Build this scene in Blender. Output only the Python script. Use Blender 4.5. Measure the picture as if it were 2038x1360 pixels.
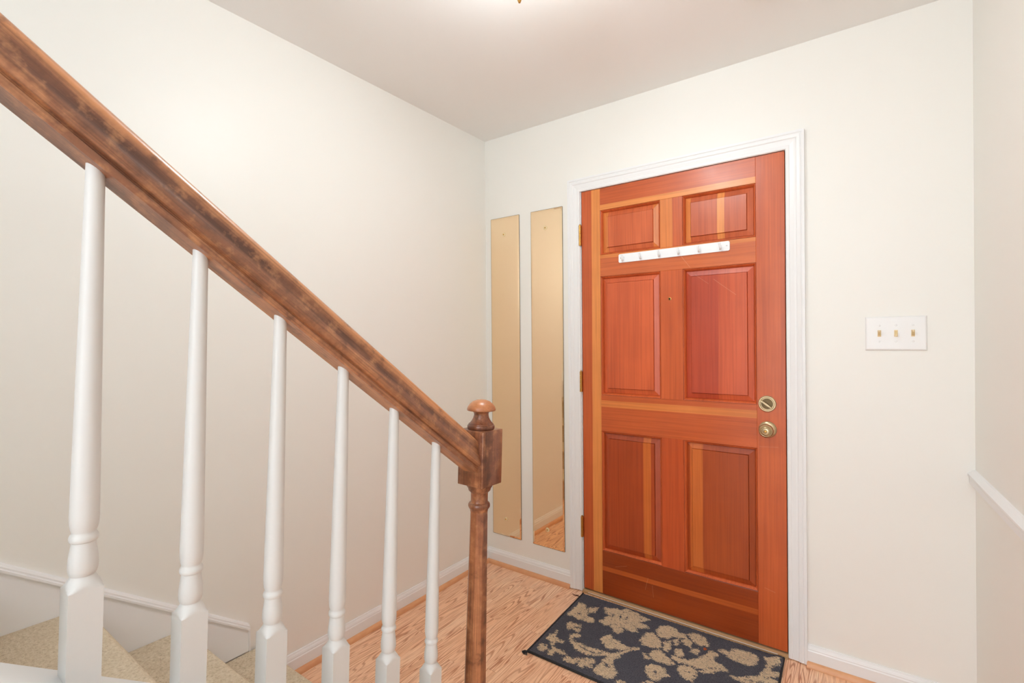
import bpy, bmesh, math, random
import numpy as np
from mathutils import Vector, Matrix
random.seed(7)
for _o in list(bpy.data.objects):
    bpy.data.objects.remove(_o, do_unlink=True)
scene = bpy.context.scene
COL = scene.collection

# ------------------------------------------------------------------ camera
FPX, YAW, PITCH, ROLL = 980.43, math.radians(35.8875), math.radians(-0.0925), math.radians(-0.4498)
cam_data = bpy.data.cameras.new('camera')
cam = bpy.data.objects.new('camera', cam_data)
COL.objects.link(cam)
_f = Vector((-math.sin(YAW) * math.cos(PITCH), math.cos(YAW) * math.cos(PITCH), math.sin(PITCH)))
_r = Vector((math.cos(YAW), math.sin(YAW), 0))
_u = _r.cross(_f)
_c, _s = math.cos(ROLL), math.sin(ROLL)
_r2, _u2 = _r * _c + _u * _s, _u * _c - _r * _s
CAM_POS = Vector((1.8133, -2.2519, 1.2843))
cam.matrix_world = Matrix(((_r2.x, _u2.x, -_f.x, CAM_POS.x), (_r2.y, _u2.y, -_f.y, CAM_POS.y),
                           (_r2.z, _u2.z, -_f.z, CAM_POS.z), (0, 0, 0, 1)))
cam_data.sensor_fit = 'HORIZONTAL'
cam_data.sensor_width = 36.0
cam_data.lens = FPX / 2038.0 * 36.0
cam_data.clip_start = 0.02
scene.camera = cam

# ------------------------------------------------------------------ light and exposure
scene.view_settings.view_transform = 'Standard'
scene.view_settings.look = 'None'
scene.view_settings.gamma = 1.0
scene.view_settings.use_curve_mapping = False
scene.view_settings.exposure = 0.06
scene.cycles.diffuse_bounces = 6
scene.cycles.glossy_bounces = 4
scene.cycles.max_bounces = 10
scene.cycles.use_light_tree = False
scene.cycles.caustics_refractive = False
world = bpy.data.worlds.new('daylight')
scene.world = world
world.use_nodes = True
world.node_tree.nodes['Background'].inputs[0].default_value = (0.86, 0.93, 1.0, 1)
world.node_tree.nodes['Background'].inputs[1].default_value = 1.0


def area_light(name, loc, target, sx, sy, power, color):
    l = bpy.data.lights.new(name, 'AREA')
    l.shape = 'RECTANGLE'
    l.size, l.size_y, l.energy, l.color = sx, sy, power, color
    o = bpy.data.objects.new(name, l)
    COL.objects.link(o)
    o.location = loc
    o.rotation_euler = (Vector(target) - Vector(loc)).to_track_quat('-Z', 'Z').to_euler()
    return o


LAMP_EMIT = 32.0
# added fill light outside an unseen, invented window behind the photographer
area_light('added_hall_fill', (1.62, -5.12, 1.35), (1.62, 0, 1.35), 1.0, 2.0, 42, (0.79, 0.90, 1.0))
# the photographer's flash, turned up to bounce off the hall ceiling
area_light('bounce_flash', (1.65, -3.9, 1.65), (1.62, -3.85, 3.0), 0.16, 0.16, 43, (0.80, 0.90, 1.0))

# ------------------------------------------------------------------ helpers
ORIG = {}


def finish(name, bm, mat, parent=None, smooth=None):
    """one mesh object; vertices were made in world coordinates"""
    base = ORIG.get(parent.name, Vector((0, 0, 0))) if parent else Vector((0, 0, 0))
    bmesh.ops.recalc_face_normals(bm, faces=bm.faces)
    if base.length > 0:
        bmesh.ops.translate(bm, verts=bm.verts, vec=-base)
    me = bpy.data.meshes.new(name)
    bm.to_mesh(me)
    bm.free()
    o = bpy.data.objects.new(name, me)
    COL.objects.link(o)
    if mat:
        me.materials.append(mat)
    if smooth is not None:
        me.polygons.foreach_set('use_smooth', [True] * len(me.polygons))
        me.set_sharp_from_angle(angle=math.radians(smooth))
    if parent:
        o.parent = parent
    ORIG[o.name] = base
    return o


def tag(o, label=None, cat=None, group=None, kind=None):
    if label: o['label'] = label
    if cat: o['category'] = cat
    if group: o['group'] = group
    if kind: o['kind'] = kind
    return o


def thing(name, loc, label, cat, group=None, kind=None):
    o = bpy.data.objects.new(name, None)
    o.empty_display_size = 0.05
    COL.objects.link(o)
    o.location = loc
    ORIG[o.name] = Vector(loc)
    return tag(o, label, cat, group, kind)


def box(bm, x0, x1, y0, y1, z0, z1, bev=0.0, seg=2):
    r = bmesh.ops.create_cube(bm, size=1.0)
    vs = r['verts']
    for v in vs:
        v.co = Vector((x0 + (v.co.x + .5) * (x1 - x0), y0 + (v.co.y + .5) * (y1 - y0), z0 + (v.co.z + .5) * (z1 - z0)))
    if bev > 0:
        es = list({e for v in vs for e in v.link_edges})
        bmesh.ops.bevel(bm, geom=es, offset=bev, segments=seg, profile=0.5, affect='EDGES')
    return bm


def rings(bm, loops, caps=True, closed=True):
    """skin a list of vertex loops (lists of coordinates)"""
    vl = [[bm.verts.new(c) for c in lp] for lp in loops]
    n = len(vl[0])
    for a, b in zip(vl, vl[1:]):
        for i in range(n if closed else n - 1):
            j = (i + 1) % n
            try:
                bm.faces.new((a[i], a[j], b[j], b[i]))
            except ValueError:
                pass
    if caps:
        for lp in (vl[0], vl[-1]):
            try:
                bm.faces.new(lp)
            except ValueError:
                pass
    return bm


def lathe(bm, prof, c, axis='z', seg=32, squash=None):
    """prof: (radius, height along axis) from c"""
    loops = []
    for r, h in prof:
        r = max(r, 1e-5)
        lp = []
        for i in range(seg):
            a = 2 * math.pi * i / seg
            u, v = r * math.cos(a), r * math.sin(a)
            if axis == 'z':
                lp.append((c[0] + u, c[1] + v, c[2] + h))
            elif axis == 'y':
                lp.append((c[0] + u, c[1] + h, c[2] + v))
            else:
                lp.append((c[0] + h, c[1] + u, c[2] + v))
        loops.append(lp)
    return rings(bm, loops)


def prism(bm, pts, a, b, axis):
    """extrude a closed 2D outline from a to b along an axis; pts hold the other two coordinates in xyz order"""
    def at(p, t):
        return {'x': (t, p[0], p[1]), 'y': (p[0], t, p[1]), 'z': (p[0], p[1], t)}[axis]
    return rings(bm, [[at(p, a) for p in pts], [at(p, b) for p in pts]])


def tube(bm, path, r, seg=10):
    loops = []
    P = [Vector(p) for p in path]
    for i, p in enumerate(P):
        t = (P[min(i + 1, len(P) - 1)] - P[max(i - 1, 0)]).normalized()
        a = Vector((1, 0, 0)) if abs(t.x) < 0.9 else Vector((0, 1, 0))
        u = t.cross(a).normalized()
        v = t.cross(u)
        loops.append([tuple(p + u * r * math.cos(2 * math.pi * k / seg) + v * r * math.sin(2 * math.pi * k / seg)) for k in range(seg)])
    return rings(bm, loops)


def B():
    return bmesh.new()


# ------------------------------------------------------------------ materials
def srgb(r, g, b):
    f = lambda c: (c / 255 / 12.92) if c / 255 <= 0.04045 else ((c / 255 + 0.055) / 1.055) ** 2.4
    return (f(r), f(g), f(b), 1.0)


class NT:
    def __init__(self, name):
        self.m = bpy.data.materials.new(name)
        self.m.use_nodes = True
        self.t = self.m.node_tree
        self.b = self.t.nodes['Principled BSDF']

    def n(self, typ, props=None, **ins):
        nd = self.t.nodes.new(typ)
        for k, v in (props or {}).items():
            setattr(nd, k, v)
        for k, v in ins.items():
            key = int(k[1:]) if k[0] == 'i' and k[1:].isdigit() else k.replace('_', ' ')
            self.set(nd.inputs[key], v)
        return nd

    def set(self, sock, v):
        if isinstance(v, bpy.types.NodeSocket):
            self.t.links.new(v, sock)
        else:
            sock.default_value = v

    def math(self, op, a, b=0.0, c=0.0, clamp=False):
        nd = self.n('ShaderNodeMath', {'operation': op, 'use_clamp': clamp}, i0=a, i1=b, i2=c)
        return nd.outputs[0]

    def mix(self, fac, a, b, mode='MIX'):
        nd = self.n('ShaderNodeMix', {'data_type': 'RGBA', 'blend_type': mode})
        self.set(nd.inputs[0], fac)
        self.set(nd.inputs[6], a)
        self.set(nd.inputs[7], b)
        return nd.outputs[2]

    def ramp(self, fac, stops, interp='LINEAR'):
        nd = self.n('ShaderNodeValToRGB', i0=fac)
        cr = nd.color_ramp
        cr.interpolation = interp
        while len(cr.elements) < len(stops):
            cr.elements.new(0.5)
        for e, (p, c) in zip(cr.elements, stops):
            e.position = p
            e.color = c if len(c) == 4 else (*c, 1)
        return nd.outputs[0]

    def obj_co(self):
        return self.n('ShaderNodeTexCoord').outputs['Object']

    def scale(self, v, s, off=(0, 0, 0)):
        return self.n('ShaderNodeMapping', i0=v, i1=off, i3=s).outputs[0]

    def noise(self, v, scale=1.0, detail=2.0, rough=0.5, dist=0.0):
        return self.n('ShaderNodeTexNoise', Vector=v, Scale=scale, Detail=detail, Roughness=rough, Distortion=dist).outputs[0]

    def bump(self, h, strength=0.2, dist=0.002):
        nd = self.n('ShaderNodeBump', Strength=strength, Distance=dist, Height=h)
        self.t.links.new(nd.outputs[0], self.b.inputs['Normal'])

    def out(self, color=None, rough=None, metal=None, coat=None, coat_rough=0.1, spec=None):
        if color is not None: self.set(self.b.inputs['Base Color'], color)
        if rough is not None: self.set(self.b.inputs['Roughness'], rough)
        if metal is not None: self.set(self.b.inputs['Metallic'], metal)
        if spec is not None: self.set(self.b.inputs['Specular IOR Level'], spec)
        if coat is not None:
            self.set(self.b.inputs['Coat Weight'], coat)
            self.set(self.b.inputs['Coat Roughness'], coat_rough)
        return self.m


def G(v):
    return (v, v, v, 1)


def paint(name, col, rough=0.5, var=0.03, bump=0.05, bscale=220):
    t = NT(name)
    if var <= 0.03:
        return t.out(col, rough)
    co = t.obj_co()
    n1 = t.noise(co, 1.7, 3)
    c2 = tuple(c * (1 - var) for c in col[:3]) + (1,)
    if bump > 0.1:
        t.bump(t.noise(co, bscale, 2), bump, 0.001)
    return t.out(t.mix(n1, c2, col), rough)


M_WALL = paint('cream_wall_paint', srgb(240, 238, 232), 0.42, 0.02, 0.06)
M_CEIL = paint('ceiling_paint', srgb(244, 243, 241), 0.7, 0.015, 0.08)
M_TRIM = paint('white_trim_paint', srgb(238, 238, 238), 0.35, 0.02, 0.03)
M_BAL = paint('white_baluster_paint', srgb(216, 215, 212), 0.38, 0.04, 0.0, 90)
M_PLASTIC = paint('white_plastic', srgb(238, 237, 236), 0.3, 0.0, 0.0)
M_ENAMEL = paint('white_enamel', srgb(243, 246, 248), 0.25, 0.0, 0.0)
M_ROSETTE = paint('pale_gold_plastic', srgb(232, 212, 168), 0.2, 0.0, 0.0)
M_IVORY = paint('ivory_plastic', srgb(226, 200, 150), 0.35, 0.03, 0.0)
M_DARKGAP = paint('dark_gap', srgb(40, 28, 22), 0.8, 0.0, 0.0)


def metal(name, col, rough):
    t = NT(name)
    n1 = t.noise(t.obj_co(), 60, 3)
    dk = tuple(c * 0.7 for c in col[:3]) + (1,)
    return t.out(t.mix(n1, dk, col), rough, 1.0)


M_BRASS = metal('aged_brass', srgb(214, 164, 90), 0.35)
M_ANTIQUE = metal('antique_brass', srgb(206, 184, 146), 0.3)
M_ANTIQUE_DARK = metal('antique_brass_dark', srgb(110, 92, 66), 0.35)
M_SCREW = metal('steel_screw', srgb(200, 196, 190), 0.35)


def make_mirror():
    t = NT('gold_tinted_mirror')
    n1 = t.noise(t.obj_co(), 2.0, 2)
    return t.out(t.mix(n1, srgb(246, 218, 180), srgb(248, 224, 190)), 0.03, 1.0)


M_MIRROR = make_mirror()


def make_glass_lamp():
    t = NT('frosted_lamp_glass')
    t.set(t.b.inputs['Emission Color'], (0.88, 0.97, 1.0, 1))
    t.set(t.b.inputs['Emission Strength'], LAMP_EMIT)
    return t.out(srgb(250, 246, 238), 0.4)


M_LAMP = make_glass_lamp()


def make_oak():
    t = NT('oak_laminate')
    rnd = t.n('ShaderNodeObjectInfo').outputs['Random']
    co = t.obj_co()
    off = t.n('ShaderNodeCombineXYZ', i0=t.math('MULTIPLY', rnd, 71.0), i1=t.math('MULTIPLY', rnd, 143.0), i2=t.math('MULTIPLY', rnd, 31.0)).outputs[0]
    v = t.n('ShaderNodeVectorMath', {'operation': 'ADD'}, i0=co, i1=off).outputs[0]
    n1 = t.noise(t.scale(v, (13, 0.8, 1)), 1.0, 2.2, 0.45, 0.3)
    lines = t.math('PINGPONG', t.math('MULTIPLY', n1, 28.0), 0.5)
    lm = t.ramp(lines, [(0.0, G(1)), (0.10, G(0.75)), (0.22, G(0)), (1, G(0))])
    patch = t.noise(t.scale(v, (10, 2.2, 1)), 1.0, 2)
    lm2 = t.math('MULTIPLY', lm, t.ramp(patch, [(0.32, G(0.35)), (0.62, G(1))]))
    pores = t.noise(t.scale(v, (420, 14, 1)), 1.0, 3)
    pm = t.ramp(pores, [(0.46, G(0)), (0.66, G(0.6))])
    base = t.mix(rnd, srgb(252, 206, 168), srgb(254, 215, 180))
    wide = t.noise(t.scale(v, (22, 0.9, 1)), 1.0, 2)
    base = t.mix(t.ramp(wide, [(0.35, G(0)), (0.75, G(0.55))]), base, srgb(240, 180, 138))
    c = t.mix(t.math('MULTIPLY', lm2, 0.95), base, srgb(178, 106, 70))
    c = t.mix(pm, c, srgb(206, 138, 98))
    t.bump(lm2, 0.05, 0.0005)
    return t.out(c, 0.32, coat=0.15, coat_rough=0.2)


M_OAK = make_oak()


def make_shoe():
    t = NT('oak_shoe_moulding')
    co = t.obj_co()
    n1 = t.noise(t.scale(co, (30, 30, 120)), 1.0, 3)
    n2 = t.noise(co, 3.0, 2)
    c = t.mix(n1, srgb(214, 150, 104), srgb(232, 176, 130))
    c = t.mix(t.ramp(n2, [(0.4, G(0)), (0.75, G(0.4))]), c, srgb(188, 116, 78))
    return t.out(c, 0.35)


M_SHOE = make_shoe()
M_SILL = paint('worn_sill_wood', srgb(196, 156, 110), 0.5, 0.25, 0.15, 80)


def door_wood(name, axis, base, dark, stripes=(), seed=0.0, scratches=(), gfreq=110.0):
    """straight-grained fir; stripes = glued-up boards of another tone (lo, hi, colour) across the grain; scratches = pale segments in x,z"""
    t = NT(name)
    co = t.obj_co()
    sep = t.n('ShaderNodeSeparateXYZ', i0=co)
    X, Z = sep.outputs[0], sep.outputs[2]
    across = X if axis == 'z' else Z
    wob = t.noise(t.scale(co, (2, 2, 2), (seed, 0, seed)), 1.0, 1)
    ac = t.math('ADD', across, t.math('MULTIPLY', t.math('SUBTRACT', wob, 0.5), 0.012))
    col = base
    broad = t.noise(t.scale(co, (9, 1, 1.2) if axis == 'z' else (1.2, 1, 9), (seed, seed, seed)), 1.0, 2)
    col = t.mix(t.ramp(broad, [(0.35, G(0)), (0.72, G(0.75))]), base, dark)
    for lo, hi, c in stripes:
        m = t.math('MULTIPLY', t.math('GREATER_THAN', ac, lo), t.math('LESS_THAN', ac, hi))
        col = t.mix(m, col, c)
    g1 = t.noise(t.scale(co, (gfreq, 1, 2.2) if axis == 'z' else (2.2, 1, gfreq), (seed * 3, 0, seed * 5)), 1.0, 2.5, 0.6)
    gm = t.ramp(g1, [(0.42, G(0)), (0.68, G(1))])
    col = t.mix(t.math('MULTIPLY', gm, 0.38), col, t.mix(1.0, col, (0.55, 0.42, 0.36, 1), 'MULTIPLY'))
    blot = t.noise(co, 6.0, 3)
    col = t.mix(t.ramp(blot, [(0.45, G(0)), (0.8, G(0.35))]), col, t.mix(1.0, col, (0.72, 0.66, 0.6, 1), 'MULTIPLY'))
    for (x0, z0, x1, z1, w) in scratches:
        L = math.hypot(x1 - x0, z1 - z0)
        dx, dz = (x1 - x0) / L, (z1 - z0) / L
        rx, rz = t.math('SUBTRACT', X, x0), t.math('SUBTRACT', Z, z0)
        al = t.math('ADD', t.math('MULTIPLY', rx, dx), t.math('MULTIPLY', rz, dz))
        pe = t.math('SUBTRACT', t.math('MULTIPLY', rx, dz), t.math('MULTIPLY', rz, dx))
        pe = t.math('ABSOLUTE', t.math('ADD', pe, t.math('MULTIPLY', t.math('SUBTRACT', wob, 0.5), 0.02)))
        m = t.math('MULTIPLY', t.math('LESS_THAN', pe, w * 0.7), t.math('MULTIPLY', t.math('GREATER_THAN', al, 0.0), t.math('LESS_THAN', al, L)))
        col = t.mix(t.math('MULTIPLY', m, 0.5), col, srgb(232, 176, 140))
    t.bump(gm, 0.06, 0.0006)
    rg = t.math('ADD', t.math('MULTIPLY', t.noise(co, 9.0, 3), 0.2), 0.24)
    return t.out(col, rg, coat=0.1, coat_rough=0.2)


def worn_walnut(name, axis, tones, dark_band=None, seed=0.0, edge=None, cap_z=None):
    """dark stain worn through to orange along the grain; dark_band = (lo, hi) in local height where the tone is darker, lighter above it"""
    t = NT(name)
    co = t.obj_co()
    s = {'y': (14, 1.3, 14), 'z': (16, 16, 1.8), 'x': (1.3, 14, 14)}[axis]
    big = t.noise(t.scale(co, s, (seed, seed * 2, seed)), 1.0, 3, 0.55, 0.4)
    fs = {'y': (300, 6, 300), 'z': (260, 260, 7), 'x': (6, 300, 300)}[axis]
    fine = t.noise(t.scale(co, fs), 1.0, 3)
    c = t.ramp(big, [(0.25, tones[0]), (0.42, tones[1]), (0.56, tones[2]), (0.75, tones[3])])
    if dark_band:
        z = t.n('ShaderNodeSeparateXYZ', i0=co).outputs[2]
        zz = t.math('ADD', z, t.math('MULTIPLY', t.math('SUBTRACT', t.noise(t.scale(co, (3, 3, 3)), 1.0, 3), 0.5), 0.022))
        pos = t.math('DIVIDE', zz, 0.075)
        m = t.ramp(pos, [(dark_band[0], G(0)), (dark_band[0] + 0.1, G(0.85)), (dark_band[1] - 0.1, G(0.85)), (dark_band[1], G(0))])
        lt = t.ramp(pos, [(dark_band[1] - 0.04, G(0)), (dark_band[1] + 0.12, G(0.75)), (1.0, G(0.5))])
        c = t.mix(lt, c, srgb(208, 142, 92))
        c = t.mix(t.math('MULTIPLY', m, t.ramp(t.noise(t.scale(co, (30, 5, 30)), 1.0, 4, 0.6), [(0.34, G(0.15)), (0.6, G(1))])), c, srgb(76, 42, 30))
    mott = t.noise(co, 28.0, 4, 0.65)
    c = t.mix(t.ramp(mott, [(0.5, G(0)), (0.72, G(0.7))]), c, tones[3])
    c = t.mix(t.ramp(mott, [(0.28, G(0.75)), (0.46, G(0))]), c, tones[0])
    c = t.mix(t.math('MULTIPLY', t.ramp(fine, [(0.45, G(0)), (0.7, G(1))]), 0.45), c, srgb(58, 30, 20))
    if edge or cap_z:
        sp = t.n('ShaderNodeSeparateXYZ', i0=co)
    if edge:      # stain rubbed off the arrises of the square block
        ex = t.math('GREATER_THAN', t.math('ABSOLUTE', sp.outputs[0]), edge)
        ey = t.math('GREATER_THAN', t.math('ABSOLUTE', sp.outputs[1]), edge)
        c = t.mix(t.math('MULTIPLY', t.math('MULTIPLY', ex, ey), t.ramp(mott, [(0.36, G(0.0)), (0.58, G(0.75))])), c, srgb(218, 168, 128))
    if cap_z:     # light on the cap painted in, so it is paler than the neck
        c = t.mix(t.ramp(t.math('SUBTRACT', sp.outputs[2], cap_z), [(0.0, G(0)), (0.006, G(0.55))]), c, t.mix(mott, srgb(176, 100, 54), srgb(220, 148, 92)))
    t.bump(fine, 0.12, 0.0006)
    rg = t.math('ADD', t.math('MULTIPLY', big, 0.2), 0.22)
    return t.out(c, rg, coat=0.25, coat_rough=0.25)


# ------------------------------------------------------------------ the setting
X_RIGHT, H_CEIL = 2.1025, 2.45
SKEW = math.tan(math.radians(2.5))      # the right wall is a little out of square
Y_REAR = -5.0

bm = B(); box(bm, -0.1, 2.5, Y_REAR - 0.1, 0.15, -0.06, -0.004); box(bm, 0.0, 2.4, Y_REAR, -2.4005, -0.004, 0.0)
floor = tag(finish('floor', bm, M_OAK), 'pinkish oak strip floor of the entry hall', 'floor', kind='structure')
PW = 0.0533
for i in range(40):
    x0, x1 = i * PW, min((i + 1) * PW, X_RIGHT + 0.06)
    y = 0.0
    first = random.uniform(0.12, 0.5)
    if i == 7: first = 0.133
    if i == 10: first = 0.406
    L = first
    while y > -2.4:
        y1 = max(y - L, -2.4)
        if not (x1 < 0.95 and y < -1.42):
            bm = B(); box(bm, x0 + 0.0002, x1 - 0.0002, y1 + 0.0003, y - 0.0003, -0.004, random.uniform(-0.0002, 0.0))
            finish('plank', bm, M_OAK, floor)
        y = y1
        L = random.uniform(0.3, 0.55)

bm = B(); box(bm, -0.1, 0.0, Y_REAR, 0.1, -0.06, 5.0)
tag(finish('wall_left', bm, M_WALL), 'cream painted wall behind the stair railing', 'wall', kind='structure')
bm = B()
DX0, DX1, DZT = 0.606, 1.566, 2.062
box(bm, 0.0, DX0, 0.0, 0.14, -0.06, H_CEIL + 0.1); box(bm, DX1, X_RIGHT + 0.1, 0.0, 0.14, -0.06, H_CEIL + 0.1); box(bm, DX0, DX1, 0.0, 0.14, DZT, H_CEIL + 0.1)
tag(finish('wall_back', bm, M_WALL), 'cream painted wall around the front door', 'wall', kind='structure')
bm = B()
xr = X_RIGHT - SKEW * Y_REAR
wr = lambda ya, yb, za, zb: prism(bm, [(X_RIGHT - SKEW * ya, ya), (X_RIGHT + 0.12 - SKEW * ya, ya), (X_RIGHT + 0.12 - SKEW * yb, yb), (X_RIGHT - SKEW * yb, yb)], za, zb, 'z')
wr(0.0, -2.9, -0.06, H_CEIL + 0.1); wr(-2.9, -4.4, 2.1, H_CEIL + 0.1); wr(-4.4, Y_REAR, -0.06, H_CEIL + 0.1)   # unseen opening behind the photographer, added to let daylight in
tag(finish('wall_right', bm, M_WALL), 'cream wall with the chair rail at the right edge', 'wall', kind='structure')
# unseen rear wall, two window openings added to let light in, stairwell shaft above
bm = B()
for a in [(0, 1.1, 0, 2.9), (1.1, 2.1, 0, 0.3), (1.1, 2.1, 2.4, 2.9), (2.1, 2.5, 0, 2.9), (0, 0.12, 2.9, 5.0), (0.92, 1.1, 2.9, 5.0), (0.12, 0.92, 2.9, 3.15), (0.12, 0.92, 4.55, 5.0)]:
    box(bm, a[0], a[1], Y_REAR - 0.1, Y_REAR, a[2], a[3])
tag(finish('wall_rear', bm, M_WALL), 'cream rear wall with two added windows behind the photographer', 'wall', kind='structure')
for k, (x0, x1, z0, z1) in enumerate([(1.1, 2.1, 0.3, 2.4), (0.12, 0.92, 3.15, 4.55)], 1):
    bm = B()
    for (a, b, c, d) in [(x0, x1, z0, z0 + 0.05), (x0, x1, z1 - 0.05, z1), (x0, x0 + 0.04, z0 + 0.05, z1 - 0.05), (x1 - 0.04, x1, z0 + 0.05, z1 - 0.05), (x0 + 0.04, x1 - 0.04, (z0 + z1) / 2 - 0.02, (z0 + z1) / 2 + 0.02)]:
        box(bm, a, b, Y_REAR - 0.07, Y_REAR - 0.03, c, d)
    tag(finish('window_%d' % k, bm, M_TRIM), 'added unseen white framed window ' + ('in the hall behind the photographer' if k == 1 else 'high in the stairwell'), 'window', kind='structure')
SW0, SW1 = -1.78, 1.06       # stairwell opening in the ceiling
bm = B()
prism(bm, [(0, 0.0), (X_RIGHT + 0.05, 0.0), (X_RIGHT + 0.05 - SKEW * SW0, SW0), (0, SW0)], H_CEIL, H_CEIL + 0.1, 'z')
prism(bm, [(SW1, SW0), (X_RIGHT + 0.05 - SKEW * SW0, SW0), (X_RIGHT + 0.05 - SKEW * Y_REAR, Y_REAR), (SW1, Y_REAR)], H_CEIL, H_CEIL + 0.1, 'z')
ceiling = tag(finish('ceiling', bm, M_CEIL), 'pale smooth painted ceiling of the entry', 'ceiling', kind='structure')
bm = B(); box(bm, SW1, SW1 + 0.1, Y_REAR, SW0, H_CEIL + 0.1, 5.0); box(bm, 0, SW1 + 0.1, SW0, SW0 + 0.1, H_CEIL + 0.1, 5.0)
tag(finish('wall_stairwell', bm, M_WALL), 'cream upper stairwell walls above the stairs', 'wall', kind='structure')
bm = B(); box(bm, -0.1, SW1 + 0.1, Y_REAR, SW0 + 0.1, 5.0, 5.1)
tag(finish('ceiling_stairwell', bm, M_CEIL), 'pale ceiling high over the stairwell', 'ceiling', kind='structure')

# baseboards with oak shoe moulding
BB = [(0, 0), (0.0125, 0), (0.0125, 0.058), (0.0105, 0.062), (0.0105, 0.066), (0.0085, 0.072), (0.006, 0.076), (0.0045, 0.082), (0, 0.082)]
SH = [(0.0125, 0)] + [(0.0125 + 0.017 * math.cos(a), 0.019 * math.sin(a)) for a in [math.radians(d) for d in (0, 20, 40, 60, 80, 90)]]


def base_run(name, axis, a, b, label):
    bm = B()
    if axis == 'y':
        prism(bm, BB, a, b, 'y')
    else:
        prism(bm, [(-p[0], p[1]) for p in BB], a, b, 'x')
    o = tag(finish(name, bm, M_TRIM), label, 'baseboard', kind='structure')
    bm = B()
    if axis == 'y':
        prism(bm, SH, a, b, 'y')
    else:
        prism(bm, [(-p[0], p[1]) for p in SH], a, b, 'x')
    tag(finish('shoe_moulding', bm, M_SHOE, o, 40), 'oak shoe moulding')
    return o


base_run('baseboard_left', 'y', -1.36, 0.0, 'white baseboard along the wall behind the railing')
base_run('baseboard_back', 'x', 0.0, 0.556, 'white baseboard below the two narrow mirrors')
base_run('baseboard_right', 'x', 1.611, X_RIGHT, 'white baseboard right of the front door')

# door casing
CAS = [(0.0, 0.0), (0.0, 0.009), (0.004, 0.0115), (0.012, 0.0115), (0.015, 0.010), (0.030, 0.0125), (0.036, 0.0125), (0.040, 0.0155), (0.050, 0.017), (0.054, 0.0155), (0.057, 0.018), (0.066, 0.018), (0.066, 0.0)]
XI0, XI1, ZI = 0.622, 1.5472, 2.0415
t1 = thing('trim_1', (1.083, 0, 0), 'white moulded casing framing the red wood front door', 'door casing', kind='structure')
for nm, f0, f1 in [('side_casing', lambda w: (XI0 - w, 0.004), lambda w: (XI0 - w, ZI + w)), ('head_casing', lambda w: (XI0 - w, ZI + w), lambda w: (XI1 + w, ZI + w)), ('side_casing', lambda w: (XI1 + w, 0.004), lambda w: (XI1 + w, ZI + w))]:
    bm = B()
    rings(bm, [[(f(w)[0], -d, f(w)[1]) for w, d in CAS] for f in (f0, f1)])
    finish(nm, bm, M_TRIM, t1)
bm = B()
box(bm, DX0, 0.6255, 0.0, 0.14, 0.0, DZT); box(bm, 1.5475, DX1, 0.0, 0.14, 0.0, DZT); box(bm, 0.6255, 1.5475, 0.0, 0.14, 2.0435, DZT)
finish('jamb', bm, M_TRIM, t1)
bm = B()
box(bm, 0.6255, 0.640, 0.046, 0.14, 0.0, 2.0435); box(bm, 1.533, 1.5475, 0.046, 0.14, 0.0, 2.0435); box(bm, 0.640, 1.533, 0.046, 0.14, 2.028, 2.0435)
finish('door_stop', bm, M_DARKGAP, t1)  # stop coloured dark: shade of the gap around the door, painted on
# oak threshold
t4 = thing('trim_2', (1.083, 0, 0), 'worn oak threshold under the front door', 'threshold', kind='structure')
bm = B(); prism(bm, [(-0.0185, 0.0), (-0.0185, 0.0095), (-0.006, 0.0135), (0.004, 0.0125), (0.15, 0.0115), (0.15, 0.0)], 0.6265, 1.5465, 'x'); finish('sill_board', bm, M_SILL, t4)
bm = B(); box(bm, 0.66, 1.51, -0.0203, -0.0185, 0.0090, 0.0104); tag(finish('edge_strip', bm, M_TRIM, t4), 'thin pale edge strip')
# chair rail on the right wall
CR = [(0.0, 0.785), (0.012, 0.788), (0.016, 0.792), (0.016, 0.812), (0.020, 0.818), (0.020, 0.824), (0.014, 0.829), (0.006, 0.836), (0.0, 0.838)]
bm = B()
rings(bm, [[(X_RIGHT - d, -0.001, z) for d, z in CR], [(X_RIGHT - d + SKEW * 2.9, -2.9, z) for d, z in CR]])
tag(finish('trim_3', bm, M_TRIM), 'white chair rail running along the right wall', 'chair rail', kind='structure')

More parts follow.
